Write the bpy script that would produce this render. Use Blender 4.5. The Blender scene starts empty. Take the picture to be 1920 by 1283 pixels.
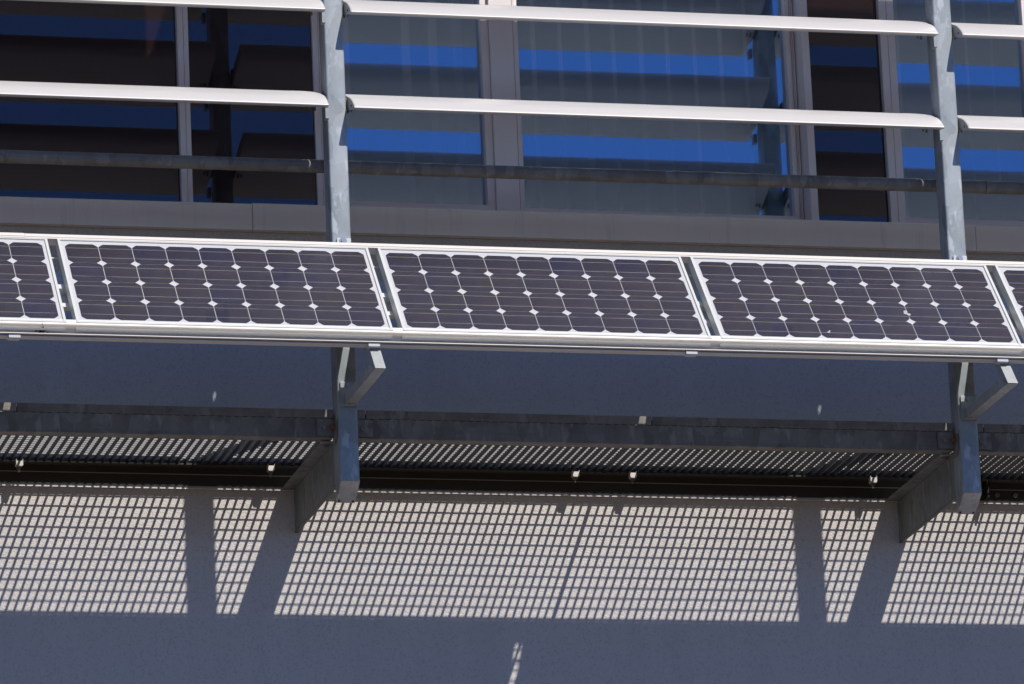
import bpy, bmesh, math, random
from mathutils import Matrix, Vector
random.seed(7)
S = bpy.context.scene
C = S.collection
H = 8.135                    # height of the local datum (top rail of the panels) above the ground

# ------------------------------------------------------------------ camera
AZ, EL, RO = 0.25365, 0.26949, -0.0442
fwd = Vector((math.sin(AZ)*math.cos(EL), math.cos(AZ)*math.cos(EL), math.sin(EL)))
rt = Vector((math.cos(AZ), -math.sin(AZ), 0))
up = rt.cross(fwd)
r2 = rt*math.cos(RO) + up*math.sin(RO)
u2 = up*math.cos(RO) - rt*math.sin(RO)
cam = bpy.data.objects.new('camera', bpy.data.cameras.new('camera'))
C.objects.link(cam)
m = Matrix((r2, u2, -fwd)).transposed().to_4x4()
m.translation = Vector((-4.99153, -21.6288, -6.53469 + H))
cam.matrix_world = m
cam.data.sensor_width = 36
cam.data.lens = 219.88
cam.data.clip_start = 0.5
cam.data.clip_end = 2000
S.camera = cam

# ------------------------------------------------------------------ light
TS, AS = 1.40, 0.5229       # drop and sideways run of the sunlight per metre towards the wall
sd = Vector((AS, -1, TS)).normalized()
sun = bpy.data.objects.new('sun', bpy.data.lights.new('sun', 'SUN'))
C.objects.link(sun)
sun.data.energy = 5.0
sun.data.angle = math.radians(0.53)
sun.data.color = (1.0, 0.95, 0.89)
sun.rotation_euler = sd.to_track_quat('Z', 'Y').to_euler()
sun.location = (6, -12, 24)
W = bpy.data.worlds.new('World')
S.world = W
W.use_nodes = True
nt = W.node_tree
nt.nodes.clear()
sky = nt.nodes.new('ShaderNodeTexSky')
sky.sky_type = 'NISHITA'
sky.sun_disc = False
sky.sun_elevation = math.asin(sd.z)
sky.sun_rotation = math.atan2(sd.x, sd.y)
sky.altitude = 2000
sky.air_density = 0.6
sky.dust_density = 0.0
sky.ozone_density = 10.0
bg = nt.nodes.new('ShaderNodeBackground')
bg.inputs[1].default_value = 0.110
wo = nt.nodes.new('ShaderNodeOutputWorld')
tn = nt.nodes.new('ShaderNodeMix')
tn.data_type = 'RGBA'
tn.blend_type = 'MULTIPLY'
tn.inputs[0].default_value = 1
tn.inputs[7].default_value = (.88, .97, 1.05, 1)
nt.links.new(sky.outputs[0], tn.inputs[6])
nt.links.new(tn.outputs[2], bg.inputs[0])
nt.links.new(bg.outputs[0], wo.inputs[0])
S.view_settings.view_transform = 'Standard'
S.view_settings.look = 'None'
S.view_settings.exposure = 0
S.view_settings.gamma = 1
S.view_settings.use_curve_mapping = False
S.cycles.max_bounces = 10
S.cycles.transparent_max_bounces = 24
S.cycles.glossy_bounces = 6

# ------------------------------------------------------------------ materials
def mat(name):
    mm = bpy.data.materials.new(name)
    mm.use_nodes = True
    t = mm.node_tree
    return mm, t, t.nodes['Principled BSDF']
def N(t, kind, **kw):
    n = t.nodes.new(kind)
    for k, v in kw.items():
        setattr(n, k, v)
    return n
def coords(t, scale=(1, 1, 1), obj=True):
    tc = N(t, 'ShaderNodeTexCoord')
    mp = N(t, 'ShaderNodeMapping')
    mp.inputs['Scale'].default_value = scale
    t.links.new(tc.outputs['Object'], mp.inputs[0])
    return mp.outputs[0]
def noise(t, vec, scale, detail=4, rough=.6):
    n = N(t, 'ShaderNodeTexNoise')
    n.inputs['Scale'].default_value = scale
    n.inputs['Detail'].default_value = detail
    n.inputs['Roughness'].default_value = rough
    t.links.new(vec, n.inputs['Vector'])
    return n.outputs['Fac']
def ramp(t, fac, stops):
    r = N(t, 'ShaderNodeValToRGB')
    e = r.color_ramp.elements
    while len(e) < len(stops):
        e.new(.5)
    for el, (p, c) in zip(e, stops):
        el.position = p
        el.color = (c[0], c[1], c[2], 1) if hasattr(c, '__len__') else (c, c, c, 1)
    t.links.new(fac, r.inputs[0])
    return r.outputs[0]
def mixc(t, fac, a, b, mode='MIX'):
    x = N(t, 'ShaderNodeMix', data_type='RGBA', blend_type=mode)
    for s, v in ((0, fac), (6, a), (7, b)):
        if hasattr(v, 'is_output'):
            t.links.new(v, x.inputs[s])
        else:
            x.inputs[s].default_value = v if s == 0 else (v[0], v[1], v[2], 1)
    return x.outputs[2]
def bump(t, fac, dist, strength=1.0):
    b = N(t, 'ShaderNodeBump')
    b.inputs['Strength'].default_value = strength
    b.inputs['Distance'].default_value = dist
    t.links.new(fac, b.inputs['Height'])
    return b.outputs[0]
def plain(name, col, rough=.5, metal=0., spec=.5, var=.12, vscale=6.):
    mm, t, p = mat(name)
    v = coords(t)
    f = noise(t, v, vscale, 6)
    c = mixc(t, f, tuple(x*(1-var) for x in col), tuple(min(1, x*(1+var)) for x in col))
    t.links.new(c, p.inputs['Base Color'])
    p.inputs['Roughness'].default_value = rough
    p.inputs['Metallic'].default_value = metal
    p.inputs['Specular IOR Level'].default_value = spec
    return mm
def galv(name, lo, hi, rough=.42, metal=.7, spangle=28., stain=(.30, .28, .25), sf=.25, streak=True):
    mm, t, p = mat(name)
    v = coords(t, (1, 1, .55))
    vo = N(t, 'ShaderNodeTexVoronoi')
    vo.inputs['Scale'].default_value = spangle
    vo.inputs['Randomness'].default_value = 1
    wv = noise(t, v, 14, 5)
    vadd = N(t, 'ShaderNodeVectorMath', operation='MULTIPLY_ADD')
    t.links.new(wv, vadd.inputs[0])
    vadd.inputs[1].default_value = (.12, .12, .12)
    t.links.new(v, vadd.inputs[2])
    t.links.new(vadd.outputs[0], vo.inputs['Vector'])
    cellv = ramp(t, vo.outputs['Color'], [(0.15, 0), (.85, 1)])
    big = noise(t, v, 5, 8, .7)
    fac = mixc(t, .55, cellv, ramp(t, big, [(.35, 0), (.68, 1)]))
    c = mixc(t, fac, lo, hi)
    # white drips and pale patches of zinc
    v2 = coords(t, (1, 1, .35))
    spots = ramp(t, noise(t, v2, 26, 3, .5), [(.60, 0), (.66, 1)])
    c = mixc(t, mixc(t, 1., spots, (.55, .55, .55), 'MULTIPLY'), c, tuple(min(1, x*1.25) for x in hi))
    v3 = coords(t, (1, 1, .08)) if streak else coords(t, (.1, 1, 1))
    st = ramp(t, noise(t, v3, 30, 6, .7), [(.5, 0), (.75, 1)])
    c = mixc(t, mixc(t, 1., st, (sf, sf, sf), 'MULTIPLY'), c, stain)
    t.links.new(c, p.inputs['Base Color'])
    p.inputs['Metallic'].default_value = metal
    rr = N(t, 'ShaderNodeMapRange')
    t.links.new(fac, rr.inputs[0])
    rr.inputs['To Min'].default_value = rough + .1
    rr.inputs['To Max'].default_value = rough - .06
    t.links.new(rr.outputs[0], p.inputs['Roughness'])
    t.links.new(bump(t, big, .002, .35), p.inputs['Normal'])
    return mm
def plaster(name, col):
    mm, t, p = mat(name)
    v = coords(t)
    fine = noise(t, v, 200, 3, .6)
    mid = noise(t, v, 130, 4, .65)
    big = noise(t, v, 1.3, 5, .6)
    c = mixc(t, big, tuple(x*.95 for x in col), tuple(x*1.04 for x in col))
    c = mixc(t, ramp(t, mid, [(.36, 1), (.47, 0)]), c, tuple(x*.80 for x in col))
    stk = ramp(t, noise(t, coords(t, (1, 1, .05)), 3.2, 6, .7), [(.45, 0), (.8, .55)])
    c = mixc(t, stk, c, tuple(x*.80 for x in col))
    t.links.new(c, p.inputs['Base Color'])
    p.inputs['Roughness'].default_value = .95
    p.inputs['Specular IOR Level'].default_value = .15
    h = mixc(t, .5, fine, mid)
    t.links.new(bump(t, h, .0055, 1.), p.inputs['Normal'])
    return mm

M = {}
M['post'] = galv('galvanised_post', (.19, .225, .25), (.48, .51, .53), .46, .28, 18, (.30, .30, .29), .35)
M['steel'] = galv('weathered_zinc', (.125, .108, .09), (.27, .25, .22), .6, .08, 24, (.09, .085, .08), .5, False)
M['dark'] = plain('shade_darkened_zinc', (.06, .058, .054), .7, .1, .3, .3, 12)  # rear beam zinc, the shade under the walkway put into its colour
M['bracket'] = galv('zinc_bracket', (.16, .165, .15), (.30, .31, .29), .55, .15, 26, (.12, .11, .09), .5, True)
M['arm'] = galv('zinc_arm', (.30, .32, .33), (.50, .52, .52), .45, .4, 30, (.34, .29, .22), .35)
M['grate'] = plain('grating_steel', (.13, .128, .115), .6, .35, .4, .25, 9)
M['crossbar'] = plain('grating_crossbar_steel', (.46, .46, .46), .55, .2, .4, .12, 20)
M['alu'] = plain('silver_anodised_blade', (.58, .56, .55), .38, .1, .5, .035, 1.5)
M['alu_edge'] = plain('blade_end_aluminium', (.42, .42, .42), .5, .2, .5, .1, 8)
M['rail'] = plain('bright_rail_aluminium', (.76, .725, .68), .42, .3, .5, .05, 3)
M['frame'] = plain('panel_frame_aluminium', (.64, .65, .64), .38, .15, .5, .05, 5)
M['back'] = plain('white_backsheet', (.60, .60, .62), .5, 0, .4, .04, 9)
M['busbar'] = plain('tinned_ribbon', (.34, .34, .33), .35, .3, .6, .6, 28)
M['winframe'] = plain('grey_window_aluminium', (.84, .78, .77), .5, 0, .4, .06, 2)
M['sill'] = plain('grey_sill_aluminium', (.84, .76, .69), .45, 0, .4, .08, 3)
M['black'] = plain('dark_gap', (.012, .012, .012), .9)
M['bolt'] = plain('zinc_bolt', (.42, .44, .50), .35, .7, .5, .15, 60)
M['rust'] = plain('rusty_bolt', (.20, .10, .045), .8, .1, .3, .4, 60)
M['slat'] = plain('blind_fabric', (.84, .85, .86), .9, 0, .2, .05, 3)
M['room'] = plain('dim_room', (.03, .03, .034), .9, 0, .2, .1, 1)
M['dirt'] = plain('black_grime', (.03, .025, .02), .95)
M['wall'] = plaster('rough_plaster', (.675, .635, .605))
M['wall2'] = plaster('upper_plaster', (.56, .615, .67))
M['band'] = plaster('bounce_tinted_plaster', (.60, .53, .46))  # plaster with the warm bounced light below the sill painted in
M['paving'] = plain('dark_paving', (.078, .056, .040), .9, 0, .2, .2, .4)

# streaked sill
t = M['sill'].node_tree
p = t.nodes['Principled BSDF']
oldc = p.inputs['Base Color'].links[0].from_socket
st = ramp(t, noise(t, coords(t, (1, 1, .06)), 22, 6, .75), [(.56, 0), (.74, 1)])
t.links.new(mixc(t, mixc(t, 1., st, (.3, .3, .3), 'MULTIPLY'), oldc, (.30, .27, .24)), p.inputs['Base Color'])

# solar cell: tint differs from cell to cell, fine grid fingers and dust
mm, t, p = mat('silicon_cell')
oi = N(t, 'ShaderNodeObjectInfo')
tint = ramp(t, oi.outputs['Random'], [(0, (.020, .018, .040)), (.5, (.024, .020, .038)), (1, (.015, .016, .050))])
v = coords(t)
dust = ramp(t, noise(t, v, 60, 8, .75), [(.56, 0), (.75, 1)])
c = mixc(t, mixc(t, 1., dust, (.35, .35, .35), 'MULTIPLY'), tint, (.09, .08, .08))
cloud = ramp(t, noise(t, v, 9, 5, .6), [(.42, 0), (.72, .5)])
c = mixc(t, cloud, c, (.045, .042, .055))
c = mixc(t, ramp(t, noise(t, v, 500, 2), [(.5, 0), (.8, .35)]), c, (.07, .065, .08))
t.links.new(c, p.inputs['Base Color'])
p.inputs['Roughness'].default_value = .35
M['cell'] = mm
# busbar shimmer: yellow and blue flecks
t = M['busbar'].node_tree
p = t.nodes['Principled BSDF']
fl = ramp(t, noise(t, coords(t, (1, .4, .4)), 9, 3, .6), [(.30, (.14, .14, .32)), (.42, (.52, .52, .52)), (.58, (.54, .54, .50)), (.68, (.56, .54, .06))])
t.links.new(fl, p.inputs['Base Color'])
M['gridline'] = plain('white_cell_gap', (.40, .40, .41), .5, 0, .4, .2, 30)

def coated(name, refl, gcol, tcol, rough=0.0, wave=0.0):
    mm = bpy.data.materials.new(name)
    mm.use_nodes = True
    t = mm.node_tree
    t.nodes.clear()
    g = N(t, 'ShaderNodeBsdfGlossy')
    g.inputs['Color'].default_value = (*gcol, 1)
    g.inputs['Roughness'].default_value = rough
    tr = N(t, 'ShaderNodeBsdfTransparent')
    tr.inputs['Color'].default_value = (*tcol, 1)
    mx = N(t, 'ShaderNodeMixShader')
    mx.inputs[0].default_value = refl
    o = N(t, 'ShaderNodeOutputMaterial')
    t.links.new(tr.outputs[0], mx.inputs[1])
    t.links.new(g.outputs[0], mx.inputs[2])
    t.links.new(mx.outputs[0], o.inputs[0])
    if wave:
        b = bump(t, noise(t, coords(t), 1.6, 1), wave, 1)
        t.links.new(b, g.inputs['Normal'])
    return mm
M['glass'] = coated('coated_window_glass', .38, (.56, .76, 1.0), (.92, .89, .88), 0, .0005)
M['cover'] = coated('panel_cover_glass', .035, (1, 1, 1), (.98, .98, .98), .04)
mm, t, p = mat('dark_spandrel_glass')
p.inputs['Base Color'].default_value = (.016, .0075, .0070, 1)
p.inputs['Roughness'].default_value = .02
p.inputs['IOR'].default_value = 1.85
p.inputs['Specular Tint'].default_value = (.85, .86, 1, 1)
M['spandrel'] = mm

# ------------------------------------------------------------------ mesh helpers
class MB:
    def __init__(s):
        s.v, s.f = [], []
    def add(s, vs, fs):
        b = len(s.v)
        s.v += [tuple(x) for x in vs]
        s.f += [tuple(b+i for i in f) for f in fs]
        return s
    def box(s, x0, x1, y0, y1, z0, z1):
        return s.add([(x0, y0, z0), (x1, y0, z0), (x1, y1, z0), (x0, y1, z0), (x0, y0, z1), (x1, y0, z1), (x1, y1, z1), (x0, y1, z1)],
                     [(0, 3, 2, 1), (4, 5, 6, 7), (0, 1, 5, 4), (1, 2, 6, 5), (2, 3, 7, 6), (3, 0, 4, 7)])
    def loft(s, rings):          # closed rings of equal length, capped
        n = len(rings[0])
        vs = [p for r in rings for p in r]
        fs = []
        for k in range(len(rings)-1):
            for i in range(n):
                j = (i+1) % n
                fs.append((k*n+i, k*n+j, (k+1)*n+j, (k+1)*n+i))
        fs.append(tuple(reversed(range(n))))
        fs.append(tuple(range((len(rings)-1)*n, len(rings)*n)))
        return s.add(vs, fs)
    def prism(s, prof, x0, x1):  # profile in (y, z), along x
        return s.loft([[(x0, y, z) for y, z in prof], [(x1, y, z) for y, z in prof]])
    def tube(s, a, b, r, n=20):
        a, b = Vector(a), Vector(b)
        d = (b-a).normalized()
        u = d.orthogonal().normalized()
        w = d.cross(u)
        return s.loft([[c + (u*math.cos(2*math.pi*i/n) + w*math.sin(2*math.pi*i/n))*r for i in range(n)] for c in (a, b)])
    def build(s, name, material, parent=None, smooth=False, bevel=0.):
        org = Vector((0, 0, 0))
        q = parent
        while q is not None:
            org += q.location
            q = q.parent
        me = bpy.data.meshes.new(name)
        me.from_pydata([(x-org.x, y-org.y, z+H-org.z) for x, y, z in s.v], [], s.f)
        bm = bmesh.new()
        bm.from_mesh(me)
        bmesh.ops.recalc_face_normals(bm, faces=bm.faces)
        if bevel:
            bmesh.ops.bevel(bm, geom=[e for e in bm.edges if e.calc_face_angle(0) > .6], offset=bevel, segments=2, profile=.6, affect='EDGES', clamp_overlap=True)
        bm.to_mesh(me)
        bm.free()
        if smooth:
            me.polygons.foreach_set('use_smooth', [True]*len(me.polygons))
            try:
                me.set_sharp_from_angle(angle=math.radians(35))
            except Exception:
                pass
        me.materials.append(material)
        o = bpy.data.objects.new(name, me)
        C.objects.link(o)
        if parent:
            o.parent = parent
        return o
def tag(o, label=None, cat=None, group=None, kind=None):
    for k, v in (('label', label), ('category', cat), ('group', group), ('kind', kind)):
        if v:
            o[k] = v
    return o
def thing(name, label, cat, loc, group=None):
    o = bpy.data.objects.new(name, None)
    o.empty_display_size = .1
    C.objects.link(o)
    o.location = (loc[0], loc[1], loc[2]+H)
    return tag(o, label, cat, group)
def copy_tree(o, dx=0., dz=0., label=None, parent=None):
    c = o.copy()
    C.objects.link(c)
    if parent is None:
        c.location = (o.location.x+dx, o.location.y, o.location.z+dz)
        if label:
            c['label'] = label
    else:
        c.parent = parent
    for ch in list(o.children):
        copy_tree(ch, parent=c)
    return c
def hexbolt(x, y, z, r=.009, h=.007, mt='bolt', parent=None, name='bolt'):   # head facing -y
    b = MB()
    b.tube((x, y, z), (x, y-.0015, z), r*1.7, 18)
    rings = [[(x+math.cos(math.pi/3*i+.2)*r, yy, z+math.sin(math.pi/3*i+.2)*r) for i in range(6)] for yy in (y-.0015, y-h)]
    b.loft(rings)
    return b.build(name, M[mt], parent)

# ------------------------------------------------------------------ ground
g = MB().box(-300, 300, -300, 300, -H-.5, -H).build('ground', M['paving'])
tag(g, kind='structure')

# ------------------------------------------------------------------ building
B = thing('building', 'plastered building facade with a long recessed window band above a stepped plaster wall', 'building', (1.2, 1.2, -H))
MB().box(-14, 18, .896, 1.6, -H, -.7192).build('lower_wall', M['wall'], B)
# upper wall stands 30 mm proud; its underside shows as a ledge
MB().box(-14, 18, .880, 1.14, -.7185, .118).build('upper_wall', M['wall2'], B)
MB().box(-14, 18, .8805, 1.14, .1182, .2995).build('bounce_tint_band', M['band'], B)  # strip coloured for bounced light, same wall as below
MB().box(-14, 18, .8775, .8815, -.7215, -.7188).build('drip_edge', M['winframe'], B)
MB().box(-14, 18, .866, 1.6, 2.62, 3.6).build('head_wall', M['wall2'], B)
MB().box(-14, -5.6, .88, 1.6, .303, 2.615).build('side_wall', M['wall2'], B)
MB().box(8.2, 18, .88, 1.6, .303, 2.615).build('side_wall', M['wall2'], B)
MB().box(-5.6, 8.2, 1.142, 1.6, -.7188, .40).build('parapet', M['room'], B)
# sill: pressed metal lengths, each lapped a little over the next
for i, (a, b_) in enumerate(((-5.6, -3.08), (-3.08, -.169), (-.169, 2.743), (2.743, 5.6), (5.6, 8.2))):
    dz = .0025 if i % 2 == 0 else 0.
    dy = -.0015*(i % 2 == 0)
    pf = [(.848+dy, .300), (.848+dy, .399+dz), (.850+dy, .404+dz), (.856+dy, .4065+dz), (1.155, .455+dz), (1.155, .44), (.8795, .396), (.8795, .300)]
    MB().prism(pf, a+.0012, b_-.0012).build('window_sill', M['sill'], B, bevel=0)
HZ = 2.6
def casement(x0, x1, left=.016, right=.030):
    """glazed sash: x0..x1 is the clear glass"""
    w = MB()
    # one welded ring of four mitred members
    zb, zt2 = .549 if left > .02 else .541, 2.50
    def ring(yy, e=0.):
        return ([(x0-left, yy, .44), (x1+right, yy, .44), (x1+right, yy, HZ), (x0-left, yy, HZ)], [(x0, yy, zb), (x1, yy, zb), (x1, yy, zt2), (x0, yy, zt2)])
    (of, inf), (ob, inb) = ring(1.24), ring(1.30)
    fs = []
    for i in range(4):
        j = (i+1) % 4
        fs += [(i, j, 4+j, 4+i), (8+i, 12+i, 12+j, 8+j), (i, 8+i, 8+j, j), (4+i, 4+j, 12+j, 12+i)]
    w.add(of+inf+ob+inb, fs)
    fr = w.build('window', M['winframe'], B)
    MB().box(x0+.0005, x1-.0005, 1.2775, 1.2815, zb+.0005, 2.50).build('pane', M['glass'], fr)
    MB().box(x0+.0005, x1-.0005, 1.2940, 1.2980, zb+.0005, 2.50).build('pane', M['glass'], fr)
    MB().box(x0, x1, 1.236, 1.2398, .44, .522).build('weather_bar', M['winframe'], fr)
    return fr
def dark_panel(x0, x1, rz=0., rim=.012):
    fr = MB().box(x0+.001, x1-.001, 1.205, 1.23, .42, HZ).build('window', M['black'], B)
    fr['label'] = 'narrow framed field of opaque dark brown glass'
    xm, hw = (x0+x1)/2, (x1-x0)/2-.001
    pts = []
    for yy in (-.003, .003):
        for sx in (-1, 1):
            pts.append((xm+sx*hw*math.cos(rz)-yy*math.sin(rz), 1.188+yy+sx*hw*math.sin(rz)))
    b = MB()
    (a, b0, c0, d) = pts
    b.loft([[(q[0], q[1], z) for q in (a, b0, d, c0)] for z in (.42, HZ)])
    b.build('pane', M['spandrel'], fr)
    return fr
# fixed dark glass fields and opening sashes, left to right
dark_panel(-2.10, -.3805, .0035, .0)
dark_panel(-.3355, .161, -.004, .0)
casement(.24, .865, .030, .030)
casement(1.016, 2.127, .014, .016)
dark_panel(2.199, 2.4985, 0., .0)
casement(2.589, 3.137, .026, .030)
casement(3.30, 4.41, .014, .016)
dark_panel(4.483, 4.78, 0., .0)
casement(4.88, 6.2, .03, .03)
casement(-3.6, -2.25, .03, .03)
dark_panel(-5.4, -3.75, 0., .0)
dark_panel(6.4, 8.0, 0., .0)
def mullion(x0, x1, y0, y1, grooves=()):
    b = MB()
    xs = [x0]
    for gx in grooves:
        xs += [gx-.0012, gx+.0012]
    xs.append(x1)
    for i in range(0, len(xs)-1, 2):
        b.box(xs[i], xs[i+1], y0, y1, .43, HZ)
    b.box(x0+.002, x1-.002, y0+.006, y1-.001, .43, HZ)
    return b.build('mullion', M['winframe'], B)
mullion(-.3795, -.3365, 1.155, 1.22, (-.356,))
mullion(.162, .2085, 1.165, 1.28, (.185,))
mullion(.8965, 1.0015, 1.222, 1.285, (.992,))
mullion(2.1445, 2.165, 1.252, 1.30, (2.152, 2.158))
mullion(2.1685, 2.198, 1.155, 1.28)
mullion(2.4995, 2.5615, 1.155, 1.28, (2.530,))
mullion(3.169, 3.284, 1.222, 1.285, (3.27,))
mullion(4.428, 4.482, 1.155, 1.28, (4.45,))
mullion(4.782, 4.848, 1.155, 1.28, (4.80,))
mullion(6.232, 6.398, 1.155, 1.28)
mullion(-2.218, -2.102, 1.155, 1.28)
mullion(-3.748, -3.632, 1.155, 1.28)
# the room behind
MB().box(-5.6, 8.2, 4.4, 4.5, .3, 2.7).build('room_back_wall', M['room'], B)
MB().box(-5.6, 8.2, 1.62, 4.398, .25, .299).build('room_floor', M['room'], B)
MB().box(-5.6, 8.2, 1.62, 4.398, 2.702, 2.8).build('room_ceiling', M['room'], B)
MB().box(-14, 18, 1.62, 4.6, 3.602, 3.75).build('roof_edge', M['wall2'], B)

# vertical blinds behind the sashes
def blind(label, xs, x0, x1):
    t_ = thing('vertical_blind', label, 'blind', ((x0+x1)/2, 1.42, 2.48), 'vertical blinds inside the windows')
    MB().box(x0, x1, 1.40, 1.44, 2.455, 2.48).build('head_rail', M['winframe'], t_)
    for x, w, a in xs:
        hx, hy = math.sin(a)*w/2, math.cos(a)*w/2
        e = .0006
        MB().loft([[(x-hx-e, 1.42-hy, z), (x-hx+e, 1.42-hy, z), (x+hx+e, 1.42+hy, z), (x+hx-e, 1.42+hy, z)] for z in (.46, 2.455)]).build('slat', M['slat'], t_)
    return t_
def sl(px_list, w, a):
    return [(x+random.uniform(-.004, .004), w, a+random.uniform(-.02, .02)) for x in px_list]
blind('vertical blind with few pale slats behind the sash right of the left steel post', sl((.352, .600, .712, .818), .127, .52), .22, .88)
blind('vertical blind of evenly spaced slats behind the widest blue reflecting window', sl([1.130+.1105*i for i in range(9)], .089, .47), 1.0, 2.14)
blind('vertical blind behind the window at the right steel post', sl((2.66, 2.83, 2.95, 3.06), .089, .45), 2.57, 3.15)
blind('vertical blind behind the sash farther right, outside the picture', sl([3.42+.11*i for i in range(9)], .089, .47), 3.28, 4.42)

# ------------------------------------------------------------------ steel posts
def rrect(w2, y0, y1, r, z=None, n=3):
    pts = []
    for cx_, cy_, a0 in ((w2-r, y0+r, -90), (w2-r, y1-r, 0), (-w2+r, y1-r, 90), (-w2+r, y0+r, 180)):
        for i in range(n+1):
            a = math.radians(a0+90*i/n)
            pts.append((cx_+r*math.cos(a), cy_+r*math.sin(a)))
    return pts
PY0, PY1, PW = .078, .172, .037
def make_post():
    t_ = thing('steel_post', 'galvanised box steel post at the left, carrying louvre blades and a solar panel arm', 'post', (0, .125, -.946), 'galvanised steel posts in front of the facade')
    rr = rrect(PW, PY0, PY1, .007)
    b = MB()
    b.loft([[(x, y, -.883-(y-PY0)*.063/.094) for x, y in rr], [(x, y, 2.72) for x, y in rr]])
    b.build('column', M['post'], t_, smooth=True)
    # flush welded end cap, slightly inset, with two drain holes
    q = [(x*.93, PY0+.003+(y-PY0)*.94) for x, y in rr]
    MB().loft([[(x, y, -.883-(y-PY0)*.67-.0018) for x, y in q], [(x, y, -.883-(y-PY0)*.67-.0006) for x, y in q]]).build('end_cap', M['arm'], t_)
    for sx in (-1, 1):
        MB().loft([[(sx*.026+.0042*math.cos(a*.785), .163+.0042*math.sin(a*.785), -.883-(.163+.0042*math.sin(a*.785)-PY0)*.67-k) for a in range(8)] for k in (.0026, .0019)]).build('drain_hole', M['black'], t_)
    # top clamp plate for the rail
    b = MB().box(-.019, .034, .070, .0775, -.035, .042).box(-.019, .034, -.004, .0695, -.035, -.028)
    b.build('rail_bracket', M['frame'], t_)
    hexbolt(.004, .070, .030, .0085, .010, 'bolt', t_)
    # angle cleats on both sides that take the walkway beams
    b = MB()
    pf = [(-.004, -.636), (.0, -.636), (.0, -.742), (-.004, -.742)]
    b.loft([[(-.0375, .090, -.655), (-.0375, .150, -.640), (-.0375, .150, -.735), (-.0375, .118, -.735), (-.0375, .090, -.712)],
            [(-.0435, .090, -.655), (-.0435, .150, -.640), (-.0435, .150, -.735), (-.0435, .118, -.735), (-.0435, .090, -.712)]])
    b.box(-.108, -.044, .130, .1355, -.702, -.639)
    b.build('cleat', M['steel'], t_)
    b = MB().box(.0375, .0425, .10, .150, -.735, -.640).box(.043, .104, .130, .1355, -.702, -.639)
    b.build('cleat', M['steel'], t_)
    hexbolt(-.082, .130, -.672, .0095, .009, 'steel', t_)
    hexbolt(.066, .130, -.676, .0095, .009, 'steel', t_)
    bb = MB().tube((-.0440, .113, -.672), (-.058, .113, -.672), .0085, 6).tube((-.0440, .113, -.672), (-.0455, .113, -.672), .014, 16)
    bb.build('bolt', M['rust'], t_)['label'] = 'rusty bolt'
    return t_
post = make_post()

# cantilever bracket to the wall
def make_bracket():
    t_ = thing('wall_bracket', 'tapering steel tee bracket running from the left post back to the plaster wall', 'bracket', (-.02, .5, -.878), 'steel brackets under the walkway')
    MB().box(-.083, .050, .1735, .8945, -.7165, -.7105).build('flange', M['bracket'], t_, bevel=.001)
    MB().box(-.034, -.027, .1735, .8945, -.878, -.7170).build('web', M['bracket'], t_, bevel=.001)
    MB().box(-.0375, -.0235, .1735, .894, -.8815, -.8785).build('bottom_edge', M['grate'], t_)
    b = MB()
    b.tube((-.058, .205, -.7168), (-.058, .205, -.728), .010, 6)
    b.tube((-.058, .205, -.7168), (-.058, .205, -.719), .016, 16)
    b.build('bolt', M['steel'], t_)
    return t_
brk = make_bracket()

# solar panel arm
ct, st_ = math.cos(.864), math.sin(.864)
def SL(s, off=0.):        # point on the panel slope -> (y, z)
    return (-s*ct-off*st_, -s*st_+off*ct)
AX0, AX1 = -.0115, .0285
def make_arm():
    t_ = thing('panel_arm', 'bent galvanised arm bolted to the left post below the solar panels', 'support arm', (.008, .07, -.60), 'galvanised arms under the panel row')
    iy, iz = -.358, -.560
    MB().prism([(-.4375, -.600), (.0695, -.600), (.0695, -.560), (iy+.001, iz)], AX0, AX1).build('horizontal_tube', M['arm'], t_, bevel=.0012)
    e1 = SL(-.045, -.057); e2 = SL(-.045, -.092)
    MB().prism([(-.4390, -.5985), e1, e2, (iy-.0005, iz+.001)], AX0, AX1).build('sloping_tube', M['arm'], t_, bevel=.0012)
    MB().box(-.0265, .0345, .0705, .0775, -.606, -.511).build('base_plate', M['arm'], t_, bevel=.001)
    MB().box(AX0-.006, AX1+.003, .050, .0695, -.6055, -.6008).build('weld_tab', M['arm'], t_)
    b = MB()
    b.tube((.0015, .0704, -.5245), (.0015, .062, -.5245), .0078, 14)
    b.build('bolt', M['bolt'], t_)
    return t_
arm = make_arm()

for dx, pl, bl, al in ((2.4, 'galvanised box steel post at the right with its lower end shining deep blue', 'tapering steel tee bracket behind the foot of the right post', 'bent galvanised arm bolted to the right post below the solar panels'),
                       (-2.4, 'galvanised steel post standing beyond the left edge of the picture', 'steel tee bracket beyond the left edge of the picture', 'bent galvanised arm beyond the left edge of the picture'),
                       (4.8, 'galvanised steel post standing beyond the right edge of the picture', 'steel tee bracket beyond the right edge of the picture', 'bent galvanised arm beyond the right edge of the picture')):
    copy_tree(post, dx, 0, pl)
    copy_tree(brk, dx, 0, bl)
    copy_tree(arm, dx, 0, al)

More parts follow.
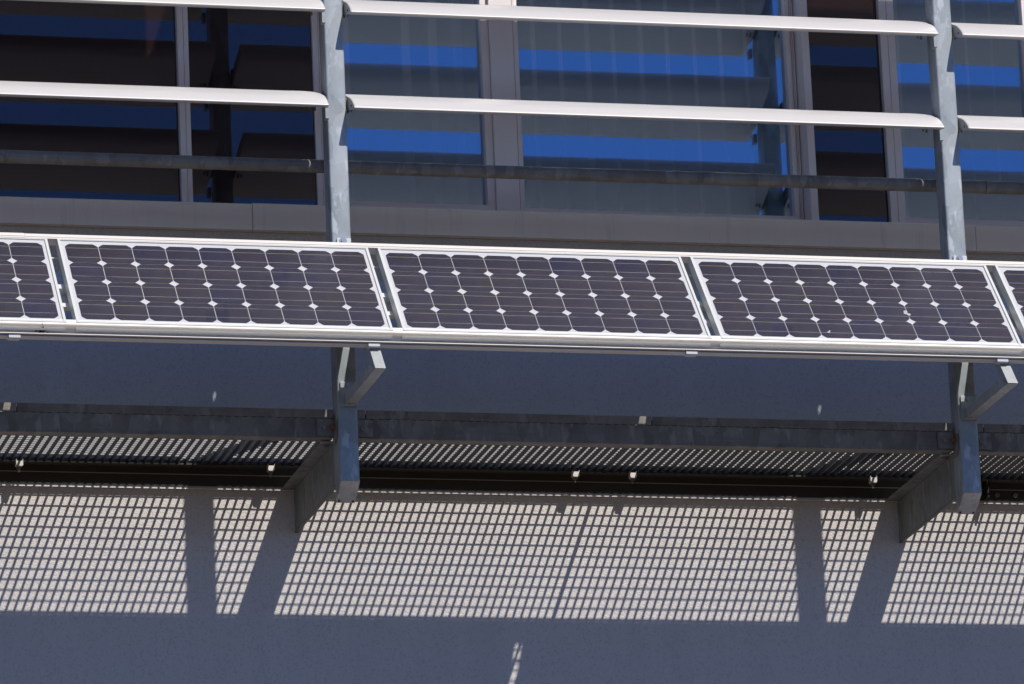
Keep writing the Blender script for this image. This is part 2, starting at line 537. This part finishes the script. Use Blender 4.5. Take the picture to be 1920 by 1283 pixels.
# ------------------------------------------------------------------ louvre blades
TY = -.010
up_ = [(0, 0), (.004, .007), (.018, .021), (.036, .036), (.055, .050), (.080, .0635), (.107, .075), (.130, .087), (.156, .099), (.20, .116), (.243, .131), (.30, .149), (.36, .165)]
lo_ = [(.362, .160), (.357, .140), (.342, .120), (.31, .103), (.26, .083), (.20, .060), (.14, .037), (.10, .0225), (.07, .012), (.035, .0035), (.006, -.0025), (.001, -.002)]
prof = up_ + lo_
def make_blade():
    zt = .527
    t_ = thing('louvre_blade', 'lower curved silver louvre blade of the middle bay, just above the handrail', 'louvre blade', (1.2, .1, zt), 'silver louvre blades between the posts')
    x0, x1 = .0480, 2.3510
    b = MB()
    b.prism([(TY+y, zt+z) for y, z in prof], x0+.003, x1-.003)
    b.build('blade', M['alu'], t_, smooth=True)
    # rounded nose that catches the light
    MB().tube((x0+.003, TY+.0035, zt+.0005), (x1-.003, TY+.0035, zt+.0005), .0032, 10).build('nose', M['rail'], t_, smooth=True)
    for a in (x0, x1-.003):
        MB().prism([(TY+.002+y*.995, zt+z) for y, z in prof], a, a+.0029).build('end_cap', M['alu_edge'], t_)
    for a, sx in ((x0, -1), (x1, 1)):
        xe = a if sx < 0 else a
        MB().tube((a-.0005 if sx < 0 else a+.0005, TY+.05, zt+.022), (a-.002 if sx < 0 else a+.002, TY+.05, zt+.022), .004, 12).build('screw', M['black'], t_)
        # tab and bolts carrying the blade at the post
        xx = (.0378, .0475) if sx < 0 else (2.3515, 2.3622)
        MB().prism([(TY+.112, zt+.040), (TY+.20, zt+.085), (TY+.20, zt+.110), (TY+.112, zt+.070)], *xx).build('mounting_plate', M['steel'], t_)
        if sx > 0:
            MB().box(2.3495, 2.3629, .046, .0778, zt-.034, zt+.006).build('sun_blocker', M['post'], t_)  # added block that keeps a sun fleck off the handrail
        xb = .060 if sx < 0 else 2.334
        MB().tube((xb, TY+.165, zt+.030), (xb, TY+.165, zt+.075), .0045, 8).tube((xb-.014*sx, TY+.165, zt+.034), (xb-.014*sx, TY+.165, zt+.075), .003, 8).build('bolt', M['steel'], t_)
    return t_
blade = make_blade()
rows = ['lower', 'upper', 'third', 'fourth', 'fifth', 'topmost']
bays = {-2.4: 'left bay', 0.: 'middle bay', 2.4: 'right hand bay'}
for k in range(6):
    for dx, bn in bays.items():
        if k == 0 and dx == 0.:
            continue
        dz = .3755*k + (.006 if dx < 0 else 0)
        if k == 0:
            lb = 'lower curved silver louvre blade of the %s, nearest the handrail' % bn
        elif k == 1:
            lb = 'upper curved silver louvre blade of the %s, at the picture top' % bn
        else:
            lb = '%s louvre blade from below in the %s, above the picture' % (rows[k], bn)
        copy_tree(blade, dx, dz, lb)

# ------------------------------------------------------------------ handrail pipe
for lab, a, b_, nm in (('long galvanised handrail pipe running behind both posts in front of the windows', -2.6, 2.5665, 0),
                       ('short end of the handrail pipe right of the butt joint beside the right post', 2.5695, 5.2, 0)):
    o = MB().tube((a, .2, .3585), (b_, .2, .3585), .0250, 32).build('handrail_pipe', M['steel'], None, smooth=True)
    tag(o, lab, 'handrail', 'handrail pipes')

# ------------------------------------------------------------------ solar panels
PC, PE, PWD, PS0 = .12429, .02271, 1.16274, .05477
def pbox(b, u0, u1, s0, s1, o0, o1):
    vs = []
    for u in (u0, u1):
        for s, o in ((s0, o0), (s1, o0), (s1, o1), (s0, o1)):
            y, z = SL(s, o)
            vs.append((u, y, z))
    return b.add(vs, [(0, 1, 2, 3), (7, 6, 5, 4), (0, 4, 5, 1), (1, 5, 6, 2), (2, 6, 7, 3), (3, 7, 4, 0)])
PX0 = -1.08743
cellmesh = None
def make_panel():
    global cellmesh
    y0, z0 = SL(.58)
    t_ = thing('solar_panel', 'solar panel second from the left, the first shown whole, left of the left post', 'solar panel', (PX0, y0, z0), 'solar panels in a row along the facade')
    X = PX0
    sA, sB = .0245, .5775
    b = MB()
    pbox(b, X, X+.0095, sA, sB, -.036, .0035)
    pbox(b, X+PWD-.0095, X+PWD, sA, sB, -.036, .0035)
    pbox(b, X+.0095, X+PWD-.0095, sA, sA+.010, -.0355, .003)
    pbox(b, X+.0095, X+PWD-.0095, sB-.010, sB, -.0355, .003)
    b.build('frame', M['frame'], t_)
    pbox(MB(), X+.0112, X+PWD-.0112, sA+.0115, sB-.0115, -.006, -.0012).build('backsheet', M['back'], t_)
    pbox(MB(), X+.0110, X+PWD-.0110, sA+.0112, sB-.0112, .0012, .0026).build('cover_glass', M['cover'], t_)
    # one pseudo-square cell
    cl = PC-.0030
    ch = .0172
    oct_ = []
    for (cx_, cs_, a0) in ((cl-ch, ch, 0), (cl-ch, cl-ch, 1), (ch, cl-ch, 2), (ch, ch, 3)):
        q = [(0, -ch), (ch*.55, -ch*.52), (ch, 0)]
        for (du, dv) in q:
            for _ in range(a0):
                du, dv = -dv, du
            oct_.append((cx_+du, cs_+dv))
    first = None
    for r in range(4):
        for c_ in range(9):
            s = PS0+r*PC+.001
            u = X+PE+c_*PC+.001
            y, z = SL(s)
            if first is None:
                bb = MB()
                bb.loft([[(X+PE+.001+uu, *SL(PS0+.001+ss, oo)) for uu, ss in oct_] for oo in (-.001, .0003)])
                first = bb.build('cell', M['cell'], t_)
                fy, fz = SL(PS0+.001)
            else:
                o = first.copy()
                C.objects.link(o)
                o.parent = t_
                o.location = (c_*PC, y-fy, z-fz)
    for r in range(4):
        for f in (.235, .725):
            s = PS0+(r+f)*PC
            pbox(MB(), X+PE+.004, X+PE+9*PC-.004, s-.0006, s+.0006, .0004, .0007).build('busbar', M['busbar'], t_)
    # junction box on the back
    pbox(MB(), X+.5, X+.64, .07, .16, -.03, -.0065).build('junction_box', M['black'], t_)
    return t_
panel = make_panel()
for k, lab in ((-1, 'solar panel cut off by the left edge of the picture'),
               (1, 'middle one of the three whole solar panels, right of the left post'),
               (2, 'third whole solar panel, its right end over the right post, marked by a white dropping'),
               (3, 'solar panel cut off by the right edge of the picture'),
               (4, 'solar panel beyond the right edge of the picture'),
               (-2, 'solar panel beyond the left edge of the picture')):
    copy_tree(panel, 1.2*k, 0, lab)

# bird dropping stains on panel three
def blot(cx_, cs_, r, n=11, seed=1):
    rnd = random.Random(seed)
    b = MB()
    for j in range(5):
        ox, os_ = rnd.uniform(-r, r)*.7, rnd.uniform(-r, r)*.8
        rr = r*rnd.uniform(.18, .5)
        ring = [(cx_+ox+rr*(1+.3*rnd.random())*math.cos(2*math.pi*i/n), cs_+os_+rr*(1+.3*rnd.random())*math.sin(2*math.pi*i/n)) for i in range(n)]
        b.loft([[(u, *SL(s, o)) for u, s in ring] for o in (.0027, .0031+j*.0001)])
    return b
o = blot(PX0+2.4+.765, .375, .014, seed=4).build('bird_dropping', M['gridline'])
tag(o, 'small whitish splash of bird dropping on the third whole solar panel', 'bird dropping', 'bird droppings on the third panel')
o = blot(PX0+2.4+.43, .515, .009, seed=9).build('bird_dropping', M['gridline'])
tag(o, 'tiny grey bird dropping near the lower edge of the third whole solar panel', 'bird dropping', 'bird droppings on the third panel')

# rails that carry the panels
def slope_prism(b, pr, x0, x1, extra=()):
    return b.prism([SL(s, o) for s, o in pr] + list(extra), x0, x1)
top = [(-.001, .003), (.001, .0045), (.0195, .0045), (.0205, .0015), (.0222, .0015), (.0228, .0040), (.0300, .0040), (.0300, -.0000), (.0235, -.0005), (.0235, -.030)]
for lab, a, b_ in (('short length of bright top rail above the panels at the far left', -3.6, -1.2055),
                   ('long bright top rail clamping the upper edges of the solar panels', -1.2045, 4.9)):
    o = slope_prism(MB(), top, a, b_, ((.034, -.0100), (.0345, .0030))).build('top_rail', M['rail'])
    if a < -3:
        o.location.z += .0015
    tag(o, lab, 'rail', 'bright rails above the panels')
GY, GZ = -.3675, -.4285
def gut(y, z):
    return (GY+y, GZ+z)
arc = [gut(-.0095+.040*math.sin(math.pi*min(1, k/10.)**.7), -.0215-.0315*k/10.) for k in range(1, 10)]
gp = [gut(.036, .004), gut(.0025, .004), gut(0, .0005), gut(-.0100, -.0125), gut(-.0125, -.0165), gut(-.0125, -.0190), gut(-.0105, -.0205)] + arc + [
      gut(-.0135, -.0535), gut(-.0165, -.0545), gut(-.0175, -.0560), gut(-.0145, -.0575), gut(.0060, -.0582), gut(.0060, -.0625), gut(-.0065, -.0632), gut(-.0065, -.0648), gut(.036, -.0648)]
def make_gutter(lab, a, b_, clips):
    t_ = thing('bottom_rail', lab, 'rail', ((a+b_)/2, GY, GZ-.07), 'hollow rails under the panels')
    MB().prism(gp, a, b_).build('profile', M['rail'], t_)
    for c_ in clips:
        b = MB()
        b.prism([gut(-.0125, -.0595), gut(-.0105, -.0595), gut(-.0105, -.0690), gut(-.0095, -.0712), gut(.02, -.0718), gut(.02, -.0742), gut(-.0100, -.0742), gut(-.0128, -.0715)], c_-.021, c_+.021)
        b.build('clip', M['frame'], t_)
    return t_
g1 = make_gutter('hollow bottom rail under the panels at the far left, up to the dirty joint', -3.6, -1.213, (-1.314, -2.4))
g2 = make_gutter('long hollow bottom rail under the solar panels', -1.2118, 4.9, (0.002, 1.196, 2.395, 3.6, 4.8))
# grime at the joint
rnd = random.Random(3)
b = MB()
for i in range(42):
    a = rnd.gauss(-1.208, .010)
    zz = rnd.uniform(-.045, -.0235)
    yy = -.0095+.040*math.sin(math.pi*min(1, max(0, (-.0215-zz)/.0315))**.7)
    r = rnd.uniform(.0012, .0035)
    b.box(a-r, a+r, GY+yy-.0022, GY+yy+.001, GZ+zz-r, GZ+zz+r*.8)
b.build('grime', M['dirt'], g2)
# hat rail behind the panels
hat = [(.270, -.038), (.297, -.038), (.297, -.066), (.392, -.066), (.392, -.038), (.416, -.038), (.416, -.041), (.395, -.041), (.395, -.0695), (.294, -.0695), (.294, -.041), (.270, -.041)]
o = slope_prism(MB(), hat, -3.6, 4.9).build('support_rail', M['frame'])
tag(o, 'flat hat shaped rail behind the solar panels, seen in the gaps between them', 'rail')
y_, z_ = SL(.085, -.046)
o = MB().tube((-3.6, y_, z_), (4.9, y_, z_), .0035, 10).build('cable', M['frame'])
tag(o, 'thin grey cable running behind the top of the solar panels', 'cable')

# ------------------------------------------------------------------ walkway
def make_beam():
    t_ = thing('walkway_beam', 'dark zinc channel beam in front of the walkway, middle bay between the posts', 'beam', (1.2, .15, -.708), 'front beams of the walkway')
    ch = [(.140, -.708), (.140, -.634), (.194, -.634), (.194, -.640), (.146, -.6405), (.146, -.7015), (.194, -.702), (.196, -.708)]
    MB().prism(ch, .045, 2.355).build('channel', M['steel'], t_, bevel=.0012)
    return t_
beam = make_beam()
copy_tree(beam, -2.4, 0, 'dark zinc channel beam in front of the walkway, left of the left post')
copy_tree(beam, 2.4, 0, 'dark zinc channel beam in front of the walkway, right of the right post')
rb = [(.828, -.6400), (.828, -.6337), (.8795, -.6335), (.8795, -.7100), (.8755, -.7100), (.8755, -.6403)]
o = MB().prism(rb, -3.7, 5.6)
tr = thing('rear_walkway_beam', 'shade-darkened rear beam carrying the walkway grating close to the wall', 'beam', (1, .85, -.711))
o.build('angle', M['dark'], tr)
MB().box(-3.7, 5.6, .8730, .8750, -.667, -.6645).build('edge', M['crossbar'], tr)
MB().box(2.715, 2.722, .826, .8750, -.7095, -.6345).build('joint', M['black'], tr)
for i in range(3):
    bb = MB().tube((2.77+.075*i, .8750, -.688), (2.77+.075*i, .867, -.688), .010, 6)
    bb.build('bolt', M['steel'], tr)

MX = .03152
def make_grating(lab, x0, x1, notch=None):
    """bearing bars run towards the wall, thin cross bars lie across their tops"""
    t_ = thing('steel_grating', lab, 'grating', ((x0+x1)/2, .5, -.633), 'walkway gratings')
    z0, z1 = -.633, -.612
    yA, yB = .1415, .874
    n = int(round((x1-x0)/MX))
    step = (x1-x0-.0025)/n
    proto = {}
    for i in range(n+1):
        x = x0+.00125+i*step
        blocked = notch and notch[0]-.002 < x < notch[1]+.002
        ya = .178 if blocked else yA+.004
        th = .0013 if 0 < i < n else .0016
        key = (blocked, th)
        if key not in proto:
            o = MB().box(x-th, x+th, ya, yB-.004, z0, z1).build('bearing_bar', M['grate'], t_)
            proto[key] = (o, x)
        else:
            src, xs = proto[key]
            o = src.copy()
            C.objects.link(o)
            o.parent = t_
            o.location.x = x-xs
    b = MB()
    k = 0
    y = .7973-.0292*22
    while y < yB-.006:
        segs = [(x0+.0022, x1-.0022)]
        if notch and y < .18:
            segs = [(x0+.0022, notch[0]), (notch[1], x1-.0022)]
        for a, c_ in segs:
            if c_-a > .01:
                b.box(a, c_, y-.0012, y+.0012, z1-.0042, z1+.0005)
        y += .0292
    tag(b.build('cross_bars', M['crossbar'], t_), kind='stuff')
    b = MB()
    segs = [(x0, x1)] if not notch else [(x0, notch[0]), (notch[1], x1)]
    for a, c_ in segs:
        b.box(a+.0006, c_-.0006, .1385, .1412, -.6325, -.600)
    if notch:
        b.box(notch[0]+.001, notch[1]-.001, .1745, .1775, -.633, -.610)
    b.build('edge_strip', M['steel'], t_)
    MB().box(x0+.0006, x1-.0006, yB-.0035, yB, -.633, -.610).build('rear_strip', M['steel'], t_)
    return t_
for lab, x0, x1, nt_ in (('steel walkway grating of the middle bay, left half beside the left post', .082, 1.176, None),
                         ('steel walkway grating of the middle bay, right half notched round the right post', 1.179, 2.479, (2.358, 2.442)),
                         ('steel walkway grating notched round the left post', -1.221, .079, (-.042, .042)),
                         ('steel walkway grating cut off by the left edge of the picture', -2.318, -1.224, None),
                         ('steel walkway grating cut off by the right edge of the picture', 2.482, 3.576, None)):
    make_grating(lab, x0, x1, nt_)

# grating clips with their bolts over the rear beam
def make_clip():
    x = -1.100
    t_ = thing('grating_clip', 'bright saddle clip under the grating at the far left', 'clip', (x, .80, -.69), 'saddle clips under the grating')
    prf = [(-.013, 0), (-.013, -.022), (-.009, -.027), (.009, -.027), (.013, -.022), (.013, 0), (.0115, 0), (.0115, -.0215), (.0085, -.0255), (-.0085, -.0255), (-.0115, -.0215), (-.0115, 0)]
    MB().loft([[(x+a, y, -.6355+z) for a, z in prf] for y in (.808, .836)]).build('saddle', M['rail'], t_)
    b = MB().box(x-.0113, x+.0113, .8085, .8105, -.6600, -.642)
    b.build('tongue', M['rail'], t_)
    MB().tube((x-.002, .822, -.663), (x-.002, .822, -.683), .0035, 8).tube((x-.002, .822, -.666), (x-.002, .822, -.672), .0075, 6).build('bolt', M['steel'], t_)
    MB().box(x-.010, x+.008, .812, .834, -.6655, -.6635).build('washer_plate', M['steel'], t_)
    return t_
clip = make_clip()
for x, lab in ((-.136, 'bright saddle clip under the grating just left of the left bracket'),
               (1.056, 'left one of the pair of saddle clips in the middle bay'),
               (1.284, 'right one of the pair of saddle clips in the middle bay'),
               (2.249, 'bright saddle clip under the grating left of the right bracket')):
    copy_tree(clip, x+1.100, 0, lab)
